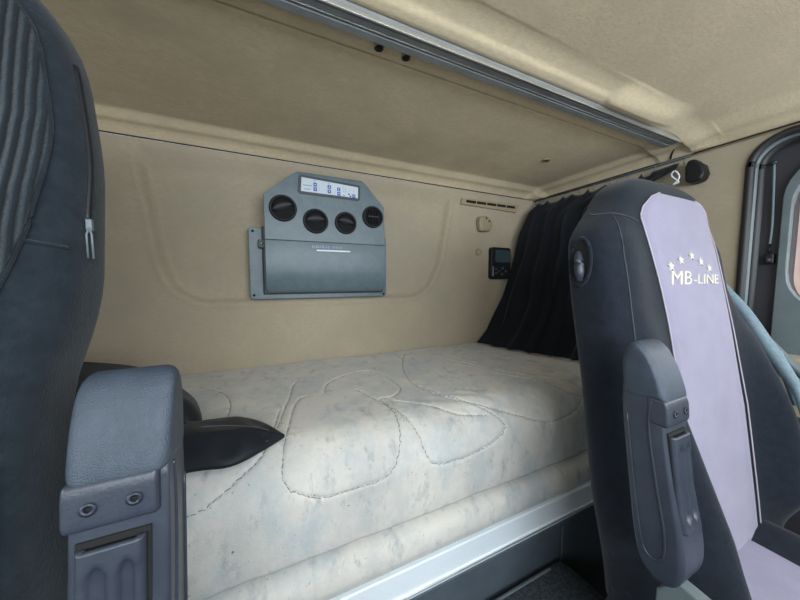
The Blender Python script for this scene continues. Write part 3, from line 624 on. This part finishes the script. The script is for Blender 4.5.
# side bracket below the armrest
br = obj('side_bracket', prism([(.215, .50), (.10, .50), (.12, .66), (.150, .700), (.185, .705), (.21, .67)], (.535, .556), 'x'), 'frame', t, bevel=.004)
obj('bracket_bolt', tb([(.530, .165, .672), (.545, .165, .672)], .011, n=20), 'chrome', br, bevel=.002); obj('bracket_bolt', tb([(.530, .155, .625), (.545, .155, .625)], .008, n=16), 'chrome', br, bevel=.002)
arm = obj('armrest', rbox(.55, .575, .215, .25, .76, .82), 'armp', t, bevel=.01)
armrest(arm, .499, 0, -.005); rel(t)

# ---- driver seat (left, close to the lens)
D = Back(-.447, .06, 1.53, 1.27, .278, .27, low=-.050, lean=.18)
t, bk = seat_body('driver_seat', 'dark ribbed fabric seat close at the left edge of the photo', D, 0, 0, True)
ur = lambda z_: float(np.interp(z_, [.56, .985, 1.005, 1.04, 1.10, 1.2, 1.3, 1.4, 1.49], [.42, .42, .45, .88, .78, .58, .50, .50, .75]))
def dpt(u, z_, off=.004):
    h0, t0 = D.hw(z_), D.th(z_); a_ = D.pt(u, z_); cx_, cy_ = D.cx, D.yc(z_)
    return (cx_ + (a_[0] - cx_) * (1 + off / h0), cy_ + (a_[1] - cy_) * (1 + off / t0), z_)
zl = list(np.linspace(.56, 1.49, 110)); P = []; UVs = []
for z_ in zl:
    row = [dpt(ur(z_) + (math.pi - .6 - ur(z_)) * k, z_, .004 if 0 < k < 1 else -.001) for k in np.linspace(0, 1, 150) ** 1.0]
    P.append(row); row = np.array(row)
    ref = np.array([dpt(.3 + (math.pi - .9) * k, z_) for k in np.linspace(0, 1, 300)]); rl = np.concatenate([[0], np.cumsum(np.linalg.norm(np.diff(ref, axis=0), axis=1))])
    off0 = np.interp(D.cx, ref[::-1, 0], rl[::-1]); ln = np.concatenate([[0], np.cumsum(np.linalg.norm(np.diff(row, axis=0), axis=1))]); mid = np.interp(D.cx, row[::-1, 0], ln[::-1])
    UVs.append([(l_ - mid, z_) for l_ in ln])
me = grid(np.array(P)); uvl = me.uv_layers.new(name='UVMap'); flat_ = [q_ for w_ in UVs for q_ in w_]
for lp in me.loops: uvl.data[lp.index].uv = flat_[lp.vertex_index]
obj('ribbed_panel', me, 'rib', bk)
bm = tb([dpt(ur(z_), z_, .002) for z_ in zl], .0022, n=6)
tube(bm, [D.front(x_, 1.19 - (x_ - (D.cx + .225)) * .2, .001) for x_ in np.linspace(D.cx + .240, D.cx + .272, 10)], .0018, n=5)
tube(bm, [D.front(x_, 1.02 + (x_ - (D.cx + .20)) * .3, .001) for x_ in np.linspace(D.cx + .20, D.cx + .24, 10)], .002, n=5)
obj('seam', bm, 'fabl', bk)
zz_ = [D.pt(.09, z_) for z_ in np.linspace(1.21, 1.38, 24)]
zp = obj('zip', tb(zz_, .0028, n=8), 'black', bk)
zx = D.pt(.09, 1.205); zx = (zx[0] + .004, zx[1] - .003, zx[2])
obj('zip_slider', rbox(zx[0] - .003, zx[0] + .002, zx[1] - .003, zx[1] + .002, 1.200, 1.212), 'frame', zp, bevel=.001)
obj('zip_pull', tb([(zx[0], zx[1] - .003, 1.203), (zx[0] - .002, zx[1] - .004, 1.196), (zx[0] - .002, zx[1] - .004, 1.172), (zx[0] + .002, zx[1] - .004, 1.172), (zx[0] + .002, zx[1] - .004, 1.196), (zx[0], zx[1] - .003, 1.203)], .0010, n=6), 'frame', zp)
cs = obj('seat_cushion', cush(D.cx, -.22, .30, .275, .60, .10), 'fabl', t)
obj('seat_base', rbox(D.cx - .22, D.cx + .22, -.14, .36, .12, .47), 'unitd', t, bevel=.02)
obj('pedestal', rbox(D.cx - .18, D.cx + .18, -.10, .30, 0, .13), 'unitd', t, bevel=.01)
arm = obj('armrest', rbox(-.20, -.13, .27, .33, .72, .76), 'armp', t, bevel=.01)
armrest(arm, -.150, .098, .006, .065); rel(t)

# ================================================================ SEAT BELT, GRAB HANDLE, DOOR CORD
def strap(P, W_, th=.0015):
    r = []
    for p, w_ in zip(P, W_):
        p = Vector(p); w_ = Vector(w_); n_ = Vector((1, 0, 0)) * th
        r.append([p - w_ - n_, p + w_ - n_, p + w_ + n_, p - w_ + n_])
    return loft([[tuple(q_) for q_ in a] for a in r])
t = thing('seat_belt', 'pale blue-grey seat belt running down beside the lilac-and-black seat', 'seat belt', (1.18, .3, .9))
P = smooth_pts([(1.135, .385, 1.20), (1.135, .352, 1.138), (1.135, .304, 1.065), (1.135, .262, .985), (1.13, .232, .935), (1.125, .208, .89), (1.12, .19, .82)], 5)
W_ = [Vector((0, .006 + .006 * math.sin(min(1, i / 16) * 1.5), -.005 - .005 * math.sin(min(1, i / 16) * 1.5))) * (1 - .6 * max(0, (i - 17) / 13)) for i in range(len(P))]
obj('webbing', strap([tuple(p) for p in P], W_), 'belt', t)
obj('belt_fold', strap([(1.150, .250, .975), (1.145, .232, .92), (1.135, .212, .85)], [Vector((0, .010, .0)), Vector((0, .007, 0)), Vector((0, .003, 0))]), 'belt', t); rel(t)
t = thing('grab_handle', 'dark grey curved grab handle on the door behind the seat belt', 'handle', (1.37, .25, .85))
P = smooth_pts([(1.375, .325, .965), (1.335, .315, .972), (1.315, .300, .968), (1.305, .275, .940), (1.305, .24, .90), (1.305, .16, .84), (1.33, .10, .81), (1.372, .09, .805)], 6)
obj('handle_bar', tb([tuple(p) for p in P], .0125, n=14), 'frame', t); rel(t)
t = thing('door_cord', 'thin grey cord with a black end clip hanging on the dark door pillar', 'cord', (1.42, .335, 1.2))
obj('cord', tb(smooth_pts([(1.415, .343, 1.505), (1.413, .339, 1.42), (1.413, .336, 1.32), (1.415, .338, 1.255)], 6), .0028, n=8), 'rod', t)
obj('anchor', tb([(1.424, .343, 1.508), (1.408, .343, 1.508)], .006, n=12), 'unitd', t)
c_ = obj('end_clip', rbox(1.402, 1.425, .325, .346, 1.200, 1.232), 'black', t, bevel=.004); obj('clip_button', tb([(1.399, .336, 1.212), (1.405, .336, 1.212)], .007, n=16), 'door', c_)
obj('clip_neck', tb([(1.415, .338, 1.262), (1.415, .337, 1.228)], .0032, n=8), 'black', c_); rel(t)
